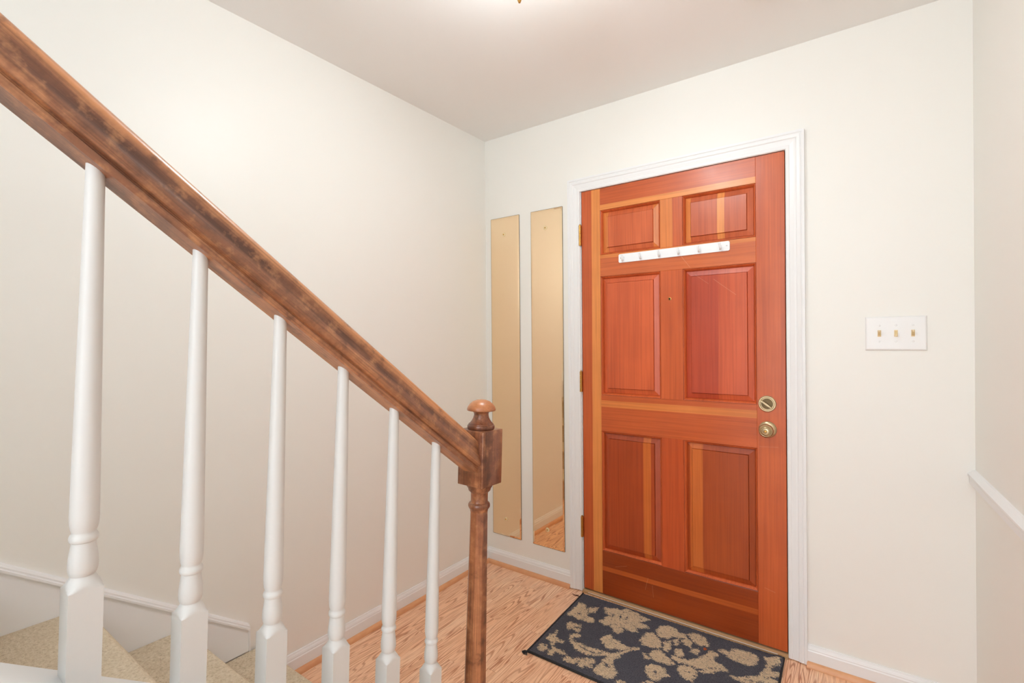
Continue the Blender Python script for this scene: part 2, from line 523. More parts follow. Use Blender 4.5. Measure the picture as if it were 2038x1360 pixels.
# ------------------------------------------------------------------ front door
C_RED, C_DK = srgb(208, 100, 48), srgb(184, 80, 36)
C_RED2, C_DK2 = srgb(182, 80, 32), srgb(154, 60, 20)  # deeper tones: weaker light low on the door, put into the colour
C_OR, C_OR2 = srgb(232, 146, 76), srgb(220, 128, 62)
DC = Vector((1.086, 0.022, 0.008))
dx = lambda x: x - DC.x
dz = lambda z: z - DC.z
W = {
    'sl': door_wood('fir_hinge_stile', 'z', C_RED, C_DK, [(dx(0.683), 0 - 0.352, C_OR)], 1.3),
    'sr': door_wood('fir_lock_stile', 'z', C_RED, C_DK, [], 2.9, [(dx(1.445), dz(0.842), dx(1.515), dz(0.845), 0.0006), (dx(1.46), dz(0.255), dx(1.50), dz(0.245), 0.0007)]),
    'rt': door_wood('fir_top_rail', 'x', C_RED, C_DK, [(-1, dz(1.957), C_OR)], 4.1),
    'ru': door_wood('fir_frieze_rail', 'x', srgb(214, 112, 58), C_DK, [(dz(1.69), 3, C_OR2)], 5.7, [(dx(1.128), dz(1.66), dx(1.168), dz(1.605), 0.0009)]),
    'rl': door_wood('fir_lock_rail', 'x', C_RED, C_DK, [(dz(0.952), dz(0.985), C_OR2)], 7.9),
    'rb': door_wood('fir_bottom_rail', 'x', srgb(160, 66, 18), srgb(140, 54, 12), [(dz(0.135), dz(0.158), srgb(190, 90, 34))], 9.2, [(dx(0.95), dz(0.10), dx(0.965), dz(0.16), 0.0006), (dx(0.99), dz(0.075), dx(0.985), dz(0.13), 0.0006), (dx(0.80), dz(0.17), dx(0.86), dz(0.19), 0.0006)]),  # bottom rail darkened in colour for the light falling off downwards
    'mu': door_wood('fir_upper_mullion', 'z', C_RED, C_DK, [(-1, dx(1.092), C_OR2)], 3.3),
    'mm': door_wood('fir_middle_mullion', 'z', srgb(216, 104, 54), C_DK, [], 6.1, gfreq=90),
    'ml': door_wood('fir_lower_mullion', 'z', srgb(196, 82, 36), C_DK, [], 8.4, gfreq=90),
    'p1': door_wood('fir_panel_upper_hinge_side', 'z', srgb(214, 106, 60), C_DK, [(-1, dx(0.772), C_OR2), (dx(1.0), 1, C_OR2)], 11.0),
    'p2': door_wood('fir_panel_upper_lock_side', 'z', srgb(214, 110, 66), C_DK, [(-1, dx(1.170), C_OR2), (dx(1.283), dx(1.313), C_OR)], 12.5),
    'p3': door_wood('fir_panel_middle_hinge_side', 'z', srgb(218, 102, 56), srgb(192, 84, 44), [], 13.9),
    'p4': door_wood('fir_panel_middle_lock_side', 'z', srgb(212, 96, 54), srgb(186, 74, 42), [(-1, dx(1.285), srgb(186, 72, 42))], 15.2, [(dx(1.27), dz(1.55), dx(1.36), dz(1.475), 0.0008), (dx(1.19), dz(1.575), dx(1.25), dz(1.53), 0.0006)]),
    'p5': door_wood('fir_panel_lower_hinge_side', 'z', srgb(178, 74, 32), C_DK2, [(dx(0.945), dx(0.982), srgb(204, 106, 44))], 16.6),  # lower panel, light falloff painted into its darker base
    'p6': door_wood('fir_panel_lower_lock_side', 'z', srgb(176, 78, 30), C_DK2, [(dx(1.160), dx(1.218), srgb(204, 106, 44))], 18.1),  # lower panel, light falloff painted in here too
}
D0, D1, DB, DT = 0.6287, 1.543, 0.0185, 2.040
PX = [(0.731, 1.034), (1.136, 1.437)]
PZ = [(1.708, 1.931), (1.010, 1.601), (0.233, 0.830)]
door = thing('door_1', DC, 'reddish fir six panel front door with brass hardware', 'door', kind='structure')


def slab(name, x0, x1, z0, z1, m):
    bm = B(); box(bm, x0, x1, 0.0, 0.044, z0, z1, 0.0009, 1)
    return finish(name, bm, m, door)


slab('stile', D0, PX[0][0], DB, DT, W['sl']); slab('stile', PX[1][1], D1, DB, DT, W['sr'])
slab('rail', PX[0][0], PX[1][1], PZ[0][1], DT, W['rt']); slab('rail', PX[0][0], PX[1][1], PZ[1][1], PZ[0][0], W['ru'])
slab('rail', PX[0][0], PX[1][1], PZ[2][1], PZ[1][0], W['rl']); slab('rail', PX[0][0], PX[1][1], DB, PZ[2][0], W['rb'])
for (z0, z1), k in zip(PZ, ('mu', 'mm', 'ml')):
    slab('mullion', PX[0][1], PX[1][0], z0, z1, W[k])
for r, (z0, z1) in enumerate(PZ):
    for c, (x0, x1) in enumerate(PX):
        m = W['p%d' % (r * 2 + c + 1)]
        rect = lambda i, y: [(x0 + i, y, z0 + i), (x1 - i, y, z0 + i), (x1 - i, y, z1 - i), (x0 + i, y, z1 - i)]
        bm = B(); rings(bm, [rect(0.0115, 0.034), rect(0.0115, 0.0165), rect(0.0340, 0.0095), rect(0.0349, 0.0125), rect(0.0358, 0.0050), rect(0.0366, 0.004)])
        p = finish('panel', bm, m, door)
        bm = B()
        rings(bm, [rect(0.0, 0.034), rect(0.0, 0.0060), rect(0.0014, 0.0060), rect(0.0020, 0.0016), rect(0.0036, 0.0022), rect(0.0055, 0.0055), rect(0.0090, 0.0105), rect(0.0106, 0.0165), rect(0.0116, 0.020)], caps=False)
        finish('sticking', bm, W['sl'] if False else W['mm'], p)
# hinges
for z0 in (1.7623, 1.0171, 0.2765):
    bm = B()
    n = 5
    for k in range(n):
        h = 0.104 / n
        lathe(bm, [(0.0, 0), (0.0068, 0.0), (0.0068, h - 0.0008), (0.0, h - 0.0008)], (0.6235, -0.0085, z0 + 0.004 + k * h), 'z', 14)
    lathe(bm, [(0.0, 0), (0.0045, 0.001), (0.0045, 0.004), (0.0, 0.006)], (0.6235, -0.0085, z0 + 0.108), 'z', 12)
    hg = tag(finish('hinge', bm, M_BRASS, door, 40), 'tarnished brass hinge')
    bm = B(); box(bm, 0.6235, 0.6285, -0.010, -0.0002, z0 + 0.004, z0 + 0.108); finish('leaf_plate', bm, M_BRASS, hg)
# deadbolt
c = (1.4753, 0.0, 1.017)
bm = B(); lathe(bm, [(0.0, 0), (0.0335, 0.0), (0.0335, -0.004), (0.031, -0.0065), (0.027, -0.0065), (0.025, -0.005), (0.0, -0.005)], c, 'y', 40)
db = tag(finish('deadbolt', bm, M_ANTIQUE, door, 30), 'round antique brass deadbolt')
bm = B()
cs, sn = math.cos(math.radians(-35)), math.sin(math.radians(-35))
lp = []
for yy, k in ((-0.005, 0.8), (-0.016, 1.0), (-0.020, 0.7)):
    ring = []
    for i in range(24):
        a = 2 * math.pi * i / 24
        u, v = 0.026 * math.cos(a) * (0.9 + 0.1 * k), 0.0052 * math.sin(a) * k
        ring.append((c[0] - 0.003 + u * cs - v * sn, yy, c[2] + u * sn + v * cs))
    lp.append(ring)
rings(bm, lp); finish('thumb_turn', bm, M_ANTIQUE, db, 40)
bm = B(); lathe(bm, [(0, -0.004), (0.022, -0.0052), (0.022, -0.0056), (0, -0.0058)], c, 'y', 32); finish('recess', bm, M_ANTIQUE_DARK, db)
# knob
c = (1.4765, 0.0, 0.912)
bm = B(); lathe(bm, [(0.0, 0), (0.0335, 0), (0.0335, -0.004), (0.030, -0.008), (0.024, -0.010), (0.015, -0.012), (0.0125, -0.020), (0.0, -0.021)], c, 'y', 40)
kn = tag(finish('door_knob', bm, M_ANTIQUE, door, 35), 'round antique brass door knob')
bm = B(); lathe(bm, [(0.0, -0.018), (0.0125, -0.020), (0.020, -0.026), (0.0265, -0.034), (0.0275, -0.042), (0.0255, -0.049), (0.021, -0.053), (0.0195, -0.0525), (0.0185, -0.054), (0.0145, -0.0565), (0.0135, -0.0555), (0.0125, -0.0555), (0.0115, -0.0575), (0.0065, -0.058), (0.006, -0.056), (0.0, -0.056)], c, 'y', 40)
finish('grip', bm, M_ANTIQUE, kn, 25)
bm = B(); lathe(bm, [(0, -0.0555), (0.0055, -0.0562), (0.0045, -0.0585), (0, -0.059)], c, 'y', 20); finish('turn_button', bm, M_BRASS, kn, 40)
# peephole
c = (1.0775, 0.0, 1.4705)
bm = B(); lathe(bm, [(0.0045, 0.002), (0.007, 0.0), (0.007, -0.002), (0.0045, -0.0026), (0.0035, 0.001), (0.0, 0.002)], c, 'y', 24)
ph = tag(finish('peephole', bm, M_BRASS, door, 40), 'small brass peephole')
bm = B(); lathe(bm, [(0.0035, 0.0), (0.0034, -0.001), (0.0, -0.0012)], c, 'y', 16); finish('lens', bm, M_DARKGAP, ph)

# ------------------------------------------------------------------ hook rail on the door
hr = thing('hook_rail', (1.084, 0, 1.66), 'white hook rail with six hooks across the door', 'hook rail')
bm = B(); prism(bm, [(0.836, 1.6585), (1.332, 1.6620), (1.3365, 1.6665), (1.3365, 1.6985), (1.332, 1.7030), (0.836, 1.7000), (0.8315, 1.6955), (0.8315, 1.6630)], -0.0055, -0.0004, 'y')
pl = finish('plate', bm, M_ENAMEL, hr)
for k in range(6):
    x = 0.857 + k * 0.0888
    z = 1.682 + k * 0.0006
    bm = B()
    tube(bm, [(x, -0.005, z + 0.004), (x, -0.0075, z - 0.006), (x, -0.013, z - 0.0145), (x, -0.021, z - 0.0165), (x, -0.028, z - 0.011), (x, -0.0305, z - 0.002), (x, -0.031, z + 0.004)], 0.0034, 10)
    lathe(bm, [(0, -0.002), (0.0042, -0.001), (0.0046, 0.002), (0.003, 0.0045), (0, 0.005)], (x, -0.031, z + 0.005), 'z', 12)
    finish('hook', bm, M_ENAMEL, hr, 50)
for x, z in ((0.843, 1.681), (1.325, 1.685)):
    bm = B(); lathe(bm, [(0, -0.005), (0.0035, -0.0056), (0.0028, -0.0068), (0, -0.0072)], (x, 0, z), 'y', 14); finish('screw', bm, M_SCREW, hr, 40)

# ------------------------------------------------------------------ mirrors
for k, (x0, x1) in enumerate([(0.0422, 0.2402), (0.3199, 0.5171)]):
    lab = ('narrow gold tinted mirror strip beside the wall corner', 'narrow gold tinted mirror strip beside the door casing')[k]
    mz0, mz1 = 0.1727, 1.986
    t = thing('mirror_strip', ((x0 + x1) / 2, 0, mz0), lab, 'mirror', 'narrow mirror strips on the wall')
    rect = lambda i, y: [(x0 + i, y, mz0 + i), (x1 - i, y, mz0 + i), (x1 - i, y, mz1 - i), (x0 + i, y, mz1 - i)]
    bm = B(); rings(bm, [rect(0, -0.0004), rect(0, -0.0032), rect(0.009, -0.0046)])
    finish('glass', bm, M_MIRROR, t)
    bm = B()
    for (a, b, c_, d) in ((x0 - 0.0012, x0 - 0.0001, mz0, mz1), (x1 + 0.0001, x1 + 0.0012, mz0, mz1), (x0, x1, mz0 - 0.0012, mz0 - 0.0001), (x0, x1, mz1 + 0.0001, mz1 + 0.0012)):
        box(bm, a, b, -0.0031, -0.0004, c_, d)
    finish('glass_edge', bm, M_ANTIQUE_DARK, t)
    for z in (1.888, 0.2684):
        xx = (0.1363, 0.4135)[k]
        bm = B()
        loops = []
        for rr, yy in ((0.0115, -0.0047), (0.011, -0.0065), (0.008, -0.008), (0.0001, -0.008)):
            loops.append([(xx + rr * (1 + 0.1 * math.cos(8 * 2 * math.pi * i / 48)) * math.cos(2 * math.pi * i / 48), yy, z + rr * (1 + 0.1 * math.cos(8 * 2 * math.pi * i / 48)) * math.sin(2 * math.pi * i / 48)) for i in range(48)])
        rings(bm, loops)
        ro = finish('rosette', bm, M_ROSETTE, t, 40)
        bm = B(); lathe(bm, [(0, -0.0075), (0.0042, -0.008), (0.0035, -0.0098), (0, -0.0104)], (xx, 0, z), 'y', 14); finish('screw', bm, M_BRASS, ro, 40)

# ------------------------------------------------------------------ light switch
ls = thing('light_switch', (1.892, 0, 1.2385), 'white triple light switch plate right of the door', 'light switch')
bm = B()
rect = lambda i, y: [(1.804 + i, y, 1.2385 + i), (1.980 - i, y, 1.2385 + i), (1.980 - i, y, 1.361 - i), (1.804 + i, y, 1.361 - i)]
rings(bm, [rect(0, -0.0003), rect(0, -0.0022), rect(0.0012, -0.0045), rect(0.0035, -0.0062), rect(0.006, -0.0066)])
finish('plate', bm, M_PLASTIC, ls)
for k, x in enumerate((1.8457, 1.8937, 1.9415)):
    up = k != 1
    bm = B(); box(bm, x - 0.0052, x + 0.0052, -0.0072, -0.0064, 1.288, 1.312); sl = finish('slot', bm, M_IVORY, ls)
    bm = B()
    s = 1 if up else -1
    zc = 1.300
    rings(bm, [[(x + a * w, y, zc + z + b * h) for a, b in ((-1, -1), (1, -1), (1, 1), (-1, 1))] for y, z, w, h in ((-0.007, 0, 0.0043, 0.0085), (-0.012, s * 0.003, 0.0040, 0.0065), (-0.0185, s * 0.0075, 0.0036, 0.0040), (-0.020, s * 0.008, 0.0028, 0.003))])
    finish('toggle', bm, M_IVORY, sl)
    for z in (1.329, 1.271):
        bm = B(); lathe(bm, [(0, -0.0065), (0.0036, -0.0067), (0.003, -0.0078), (0, -0.0082)], (x, 0, z), 'y', 14); finish('screw', bm, M_PLASTIC, ls, 40)

# ------------------------------------------------------------------ ceiling fixtures
cl = thing('ceiling_light', (1.05, -1.15, H_CEIL), 'frosted dome ceiling light with brass tip at the top edge', 'ceiling light')
LC = (1.05, -1.15, H_CEIL)
bm = B(); lathe(bm, [(0, 0), (0.062, 0), (0.060, -0.008), (0.045, -0.016), (0.012, -0.020), (0.008, -0.024), (0.008, -0.080), (0, -0.080)], LC, 'z', 40); finish('canopy', bm, M_BRASS, cl, 30)
bm = B(); lathe(bm, [(0.162, -0.0775), (0.160, -0.095), (0.130, -0.136), (0.080, -0.175), (0.012, -0.205)], LC, 'z', 12); finish('glass_dome', bm, M_LAMP, cl, 60)
bm = B(); lathe(bm, [(0, -0.076), (0.158, -0.0745), (0.158, -0.0755), (0, -0.077)], LC, 'z', 48); finish('uplight_blocker', bm, M_ENAMEL, cl, 40)  # added disc that keeps the dome's light off the ceiling
bm = B(); lathe(bm, [(0, -0.19), (0.013, -0.205), (0.014, -0.21), (0.008, -0.216), (0.010, -0.226), (0.007, -0.236), (0.003, -0.247), (0, -0.249)], LC, 'z', 20); finish('finial', bm, M_BRASS, cl, 40)
cp = thing('ceiling_plate', (1.56, -0.50, H_CEIL), 'flat white rounded plate on the ceiling near the door', 'plate')
bm = B(); box(bm, 1.484, 1.634, -0.57, -0.42, H_CEIL - 0.02, H_CEIL - 0.0004, 0.0085, 3); finish('cover', bm, M_CEIL, cp, 35)
bm = B(); lathe(bm, [(0, 0.0), (0.045, 0.0), (0.042, -0.006), (0, -0.007)], (1.559, -0.495, H_CEIL - 0.02), 'z', 32); finish('grille', bm, M_CEIL, cp, 40)

# ------------------------------------------------------------------ stairs
def make_carpet():
    t = NT('beige_cut_pile_carpet')
    co = t.obj_co()
    n1 = t.noise(co, 130, 4, 0.75)
    n2 = t.noise(co, 14, 3)
    c = t.ramp(n1, [(0.25, srgb(172, 150, 122)), (0.45, srgb(220, 202, 174)), (0.7, srgb(240, 226, 204))])
    c = t.mix(t.ramp(n2, [(0.4, G(0)), (0.8, G(0.35))]), c, srgb(204, 182, 152))
    t.bump(n1, 0.9, 0.006)
    return t.out(c, 0.95, spec=0.1)


M_CARPET = make_carpet()
RISE, RUN, NOSE0 = 0.1795, 0.2475, -1.333
stairs = thing('staircase', (0.5, -1.35, 0), 'beige carpeted stairs climbing behind the white balusters', 'stairs')
for k in range(13):
    yn, z = NOSE0 - k * RUN, (k + 1) * RISE
    back = max(yn - RUN - 0.02, Y_REAR + 0.01)
    pts = [(back, z - RISE - 0.02 if k else 0.0), (back, z)]
    pts += [(yn - 0.02 + 0.02 * math.sin(a), z - 0.02 + 0.02 * math.cos(a)) for a in [math.radians(d) for d in range(0, 181, 15)]]
    pts += [(yn - 0.026, z - 0.046), (yn - 0.028, z - RISE if k else 0.0)]
    bm = B(); prism(bm, pts, 0.0135, 0.949, 'x'); finish('carpeted_step', bm, M_CARPET, stairs, 45)
yE = -1.383
bm = B()
prism(bm, [(yE, 0.182), (yE, 0.2735), (-4.9, 0.2735 + 0.722 * (-yE * -1 + 4.9)), (-4.9, 2.2), (-4.0, 1.9), (-1.6, 0.182)], 0.0006, 0.0125, 'x')
sk = tag(finish('skirt_board', bm, M_TRIM, stairs), 'white skirt board along the wall')
bm = B()
cap = [(0.0, 0.0), (0.018, 0.0), (0.018, 0.007), (0.015, 0.010), (0.015, 0.015), (0.011, 0.021), (0.0, 0.023)]
rings(bm, [[(a, yE + 0.004, 0.2535 + b) for a, b in cap], [(a, -4.9, 0.2535 + b + 0.722 * (4.9 + yE)) for a, b in cap]])
finish('cap_moulding', bm, M_TRIM, sk)
bm = B(); box(bm, 0.0, 0.0145, yE, yE + 0.006, 0.181, 0.262); finish('end_strip', bm, M_TRIM, sk)
# closed outer stringer with a sloping cap the balusters stand on
capz = lambda y: 0.859 - 0.73 * (y + 2.083)
bm = B(); prism(bm, [(-1.335, 0.0), (-1.335, capz(-1.335) - 0.02), (-3.2, capz(-3.2) - 0.02), (-3.2, 0.0)], 0.953, 1.030, 'x')
finish('stringer', bm, M_TRIM, stairs)
bm = B(); prism(bm, [(-1.325, capz(-1.325) - 0.022), (-1.325, capz(-1.325)), (-3.2, capz(-3.2)), (-3.2, capz(-3.2) - 0.022)], 0.9505, 1.045, 'x')
finish('stringer_cap', bm, M_TRIM, stairs)

# ------------------------------------------------------------------ railing
LEANX, LEANY = 0.018, 0.0275
RX = 1.0
TAN = 0.752
TH = math.atan(TAN)
railbot = lambda y: 1.0451 + (-1.4311 - y) * TAN
NB = Vector((RX - 1.058 * LEANX, -1.268 - 1.058 * LEANY, 0.0))
rail = thing('stair_railing', NB, 'white balusters under a worn brown handrail ending at a newel post', 'stair railing')
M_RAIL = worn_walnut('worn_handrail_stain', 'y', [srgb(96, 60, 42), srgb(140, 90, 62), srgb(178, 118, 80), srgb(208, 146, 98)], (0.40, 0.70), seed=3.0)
M_NEWEL = worn_walnut('worn_newel_stain', 'z', [srgb(70, 38, 24), srgb(120, 70, 46), srgb(162, 100, 64), srgb(202, 138, 92)], None, seed=8.0, edge=0.0393)
M_FINIAL = worn_walnut('worn_lit_finial_stain', 'x', [srgb(64, 34, 22), srgb(104, 58, 38), srgb(142, 84, 54), srgb(176, 112, 72)], None, seed=5.5, cap_z=1.058 + 0.046)  # worn stain, plus light painted onto the cap
# handrail, local y up the slope, local z up
HP = [(0.0225, 0.0), (0.0235, 0.002), (0.0240, 0.010), (0.0225, 0.0115), (0.0225, 0.0140), (0.0290, 0.0142), (0.0320, 0.0165), (0.0332, 0.021), (0.0325, 0.026), (0.0295, 0.033), (0.0265, 0.041), (0.0258, 0.048), (0.0262, 0.054), (0.0255, 0.059), (0.0225, 0.0645), (0.017, 0.0685), (0.009, 0.0708), (0.0, 0.0715)]
prof = HP + [(-a, b) for a, b in HP[::-1][1:]]
L = 2.3
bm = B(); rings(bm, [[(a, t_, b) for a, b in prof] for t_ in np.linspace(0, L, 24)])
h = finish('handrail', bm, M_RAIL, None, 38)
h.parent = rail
y0 = -1.300
cs, sn = math.cos(TH), math.sin(TH)
loc = Vector((RX, y0, railbot(y0))) - NB
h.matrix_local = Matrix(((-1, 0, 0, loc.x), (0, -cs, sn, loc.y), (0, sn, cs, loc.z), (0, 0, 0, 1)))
# balusters
def sq_r(a, half):
    a = (a + math.pi / 4) % (math.pi / 2) - math.pi / 4
    return half / math.cos(a)


def baluster(y_top, k):
    zt = railbot(y_top)
    dsq = 0.510 + 0.0046 * k                     # shaft length below the rail
    zs = zt - dsq
    y_b = y_top - LEANY * (dsq + 0.13)
    zb = capz(y_b) - 0.012
    Lb = zt - zb
    hs = zs - zb                                 # height of the square foot
    half = 0.0178
    prof = [(0.1, 0.0), (0.1, hs - 0.006)]
    prof += [(r, hs + h_) for r, h_ in [(0.0256, -0.005), (0.0228, -0.0036), (0.0198, -0.0010), (0.0172, 0.0026), (0.0148, 0.0066), (0.0131, 0.0095), (0.0127, 0.0108), (0.0142, 0.0132), (0.0154, 0.0180), (0.0158, 0.0245), (0.0153, 0.0330), (0.0141, 0.0420), (0.0131, 0.0490), (0.0128, 0.0535),
             (0.0145, 0.0548), (0.0153, 0.0570), (0.0153, 0.0595), (0.0145, 0.0622), (0.0128, 0.0650), (0.0128, 0.0670), (0.0140, 0.0705), (0.0150, 0.0765), (0.0155, 0.0850)]]
    prof += [(0.0155 - 0.0055 * s, hs + 0.085 + (Lb + 0.012 - hs - 0.085) * s) for s in (0.1, 0.3, 0.5, 0.7, 0.85, 1.0)]
    N = 40
    bm = B()
    loops = []
    for r, hh in prof:
        loops.append([(min(r, sq_r(2 * math.pi * i / N, half)) * math.cos(2 * math.pi * i / N), min(r, sq_r(2 * math.pi * i / N, half)) * math.sin(2 * math.pi * i / N), hh) for i in range(N)])
    rings(bm, loops)
    o = finish('baluster', bm, M_BAL, None, 32)
    o.parent = rail
    o.location = Vector((RX - LEANX * Lb, y_top - LEANY * Lb, zb)) - NB
    o.rotation_euler = (-LEANY, LEANX, 0)


for k in range(9):
    baluster(-1.4311 - 0.1236 * k, k)
# newel post (leans with the balusters)
nw = B()
hw = 0.0405
ZT, ZB = 1.058, 0.917
box(nw, -hw, hw, -hw, hw, ZB, ZT, 0.0025, 2)
nb = finish('newel_post', nw, M_NEWEL, None, 35)
nb.parent = rail
nb.rotation_euler = (-LEANY, LEANX, 0)
nb['label'] = 'worn brown newel block where the handrail ends'
ORIG[nb.name] = Vector((0, 0, 0))


def nsub(name, bm, m, sm=35):
    return finish(name, bm, m, nb, sm)


bm = B(); lathe(bm, [(0.0, 0.0), (0.034, 0.0), (0.0352, 0.003), (0.0355, 0.007), (0.0345, 0.010), (0.0325, 0.0112), (0.0322, 0.0135), (0.029, 0.016), (0.0240, 0.022), (0.0205, 0.029), (0.0188, 0.036), (0.0192, 0.041), (0.022, 0.0445), (0.030, 0.0462), (0.0365, 0.0475), (0.0372, 0.0505), (0.0352, 0.057), (0.0295, 0.0645), (0.0225, 0.0705), (0.012, 0.0745), (0.0, 0.0757)], (0, 0, ZT), 'z', 40)
nsub('finial', bm, M_FINIAL, 40)
bm = B(); lathe(bm, [(0.0, 0.0), (0.033, 0.0), (0.033, -0.006), (0.0295, -0.011), (0.0285, -0.016), (0.0245, -0.020), (0.0222, -0.023), (0.0218, -0.045), (0.0222, -0.047), (0.0262, -0.049), (0.0282, -0.053), (0.0282, -0.058), (0.0262, -0.062), (0.0236, -0.065), (0.0225, -0.071), (0.0, -0.071)], (0, 0, ZB), 'z', 40)
nsub('collar', bm, M_NEWEL, 40)
bm = B()
loops = []
for r, z in [(0.0228, ZB - 0.066), (0.0232, ZB - 0.08), (0.0262, 0.60), (0.0285, 0.42), (0.0292, 0.36), (0.026, 0.345), (0.026, 0.335), (0.033, 0.315), (0.033, 0.295)]:
    loops.append([(r * math.cos(math.pi / 8 + i * math.pi / 4), r * math.sin(math.pi / 8 + i * math.pi / 4), z) for i in range(8)])
rings(bm, loops); nsub('shaft', bm, M_NEWEL, 20)
bm = B(); box(bm, -hw, hw, -hw, hw, 0.002, 0.296, 0.003, 2); nsub('foot', bm, M_NEWEL, 35)

# ------------------------------------------------------------------ rug
RUG_FLOWERS = [
  '668,-127 701,-128 716,-158 732,-170 748,-190 746,-214 746,-244 735,-259 718,-256 701,-246 678,-254 669,-245 674,-219 670,-190 676,-170 669,-151',
  '726,-155 732,-135 762,-118 766,-142 769,-164 747,-179 735,-164',
  '747,-217 774,-210 793,-218 799,-239 783,-250 757,-251 747,-239',
  '710,-316 710,-298 734,-299 757,-286 771,-305 749,-313 749,-327 776,-322 782,-341 763,-345 738,-334 739,-355 722,-339',
  '790,-98 817,-87 841,-74 864,-85 876,-53 906,-52 931,-54 962,-69 999,-73 981,-100 962,-121 997,-124 1020,-140 991,-160 968,-173 992,-197 966,-208 938,-208 920,-206 937,-229 928,-255 905,-258 888,-229 870,-221 849,-229 812,-212 828,-193 829,-171 835,-144 810,-139',
  '770,-405 763,-384 770,-366 789,-360 800,-368 798,-383 780,-382 781,-401 796,-412 831,-413 866,-413 897,-409 928,-404 959,-400 984,-383 999,-343 1014,-318 1033,-301 1041,-307 1019,-331 1001,-365 993,-405 983,-424 989,-452 1009,-482 1028,-499 1028,-524 1009,-543 981,-542 949,-539 945,-505 954,-477 951,-452 962,-421 939,-426 916,-446 890,-461 857,-461 828,-458 798,-436 778,-419',
  '879,-329 885,-305 906,-284 917,-292 917,-315 930,-306 954,-308 967,-323 996,-321 1015,-320 1001,-348 974,-361 955,-362 942,-377 921,-368 905,-354 893,-351',
  '689,-430 702,-414 696,-391 710,-421 711,-434 740,-440 763,-442 763,-455 733,-460 740,-483 732,-488 714,-470 690,-461',
  '691,-530 690,-509 717,-505 728,-522 720,-549 707,-549',
  '746,-542 743,-523 753,-516 740,-495 759,-503 790,-502 814,-508 812,-516 788,-521 767,-521 767,-545 753,-551',
  '814,-531 819,-516 843,-528 862,-503 871,-519 868,-543 837,-548 823,-547',
  '867,-505 886,-486 917,-475 928,-490 918,-503 935,-523 918,-529 901,-526 901,-544 886,-541 876,-521',
  '1044,-533 1069,-525 1089,-544 1077,-576 1046,-565',
  '1053,-138 1056,-98 1082,-76 1110,-74 1138,-99 1170,-102 1172,-127 1147,-138 1127,-145 1115,-167 1090,-178 1070,-166',
  '1176,-91 1194,-63 1222,-66 1247,-80 1263,-106 1266,-129 1252,-133 1230,-142 1208,-126 1192,-112',
  '1023,-250 1020,-227 1022,-213 1028,-176 1046,-163 1075,-182 1096,-205 1108,-240 1097,-260 1073,-265 1043,-268',
  '1108,-203 1130,-175 1141,-217 1142,-258 1125,-252',
  '1164,-145 1179,-122 1202,-137 1211,-180 1184,-168',
  '1162,-226 1184,-210 1203,-244 1196,-266 1175,-258',
  '1219,-186 1237,-167 1248,-183 1243,-210 1222,-207',
  '1136,-164 1150,-148 1164,-183 1153,-196',
  '1084,-310 1097,-278 1117,-264 1141,-282 1171,-300 1192,-319 1173,-332 1144,-336 1116,-339 1097,-330',
  '1164,-271 1197,-271 1224,-263 1233,-256 1255,-230 1265,-206 1276,-181 1281,-154 1297,-149 1317,-163 1307,-193 1313,-217 1338,-216 1371,-243 1348,-251 1321,-249 1291,-281 1266,-293 1238,-292 1199,-297 1173,-288',
  '1280,-304 1306,-278 1331,-247 1345,-248 1322,-285 1297,-307',
  '1206,-319 1225,-306 1258,-304 1279,-320 1276,-348 1274,-379 1246,-379 1225,-363 1212,-347',
  '1104,-397 1121,-369 1147,-361 1167,-368 1178,-392 1194,-396 1176,-418 1169,-448 1150,-457 1127,-443 1114,-422',
  '1309,-128 1322,-108 1342,-111 1355,-102 1353,-80 1386,-74 1413,-73 1444,-80 1452,-113 1445,-150 1421,-162 1401,-155 1372,-159 1359,-151 1334,-140',
  '1470,-73 1499,-58 1523,-58 1523,-96 1502,-116 1502,-152 1536,-139 1538,-158 1507,-185 1480,-204 1533,-191 1537,-209 1509,-229 1461,-242 1448,-241 1425,-253 1478,-251 1442,-276 1402,-268 1383,-262 1412,-252 1445,-223 1469,-201 1483,-156 1484,-113',
  '1060,-321 1082,-329 1093,-344 1080,-348',
  '1122,-520 1127,-488 1152,-465 1171,-476 1172,-518 1146,-536',
  '1251,-448 1277,-410 1311,-419 1309,-466 1278,-483',
  '1339,-386 1368,-346 1406,-347 1404,-394 1370,-409',
  '1434,-364 1472,-305 1520,-304 1543,-339 1508,-381 1467,-385',
  '1341,-494 1380,-454 1409,-476 1387,-532 1356,-530',
  '1226,-533 1255,-526 1286,-546 1270,-574 1240,-562',
  '1466,-468 1495,-439 1522,-467 1498,-521 1468,-505',
  '1407,-567 1433,-530 1462,-564 1440,-616']
RUG_HOLES = [
  '959,-468 969,-456 987,-481 977,-493',
  '838,-134 844,-123 857,-144 851,-155',
  '871,-126 877,-107 892,-134 884,-147',
  '901,-120 907,-108 919,-129 911,-135',
  '817,-426 860,-429 895,-431 924,-422 894,-443 860,-441',
  '702,-211 716,-201 723,-215 710,-224',
  '1137,-405 1147,-393 1156,-412 1147,-418']


def poly_sdf(px, py, poly):
    d = np.full(px.shape, 1e9)
    inside = np.zeros(px.shape, bool)
    n = len(poly)
    for i in range(n):
        ax, ay = poly[i]
        bx_, by_ = poly[(i + 1) % n]
        ex, ey = bx_ - ax, by_ - ay
        wx, wy = px - ax, py - ay
        t = np.clip((wx * ex + wy * ey) / (ex * ex + ey * ey + 1e-9), 0, 1)
        d = np.minimum(d, np.hypot(wx - ex * t, wy - ey * t))
        cond = (ay > py) != (by_ > py)
        inside ^= cond & (px < ex * (py - ay) / (ey if ey else 1e-9) + ax)
    return np.where(inside, d, -d)


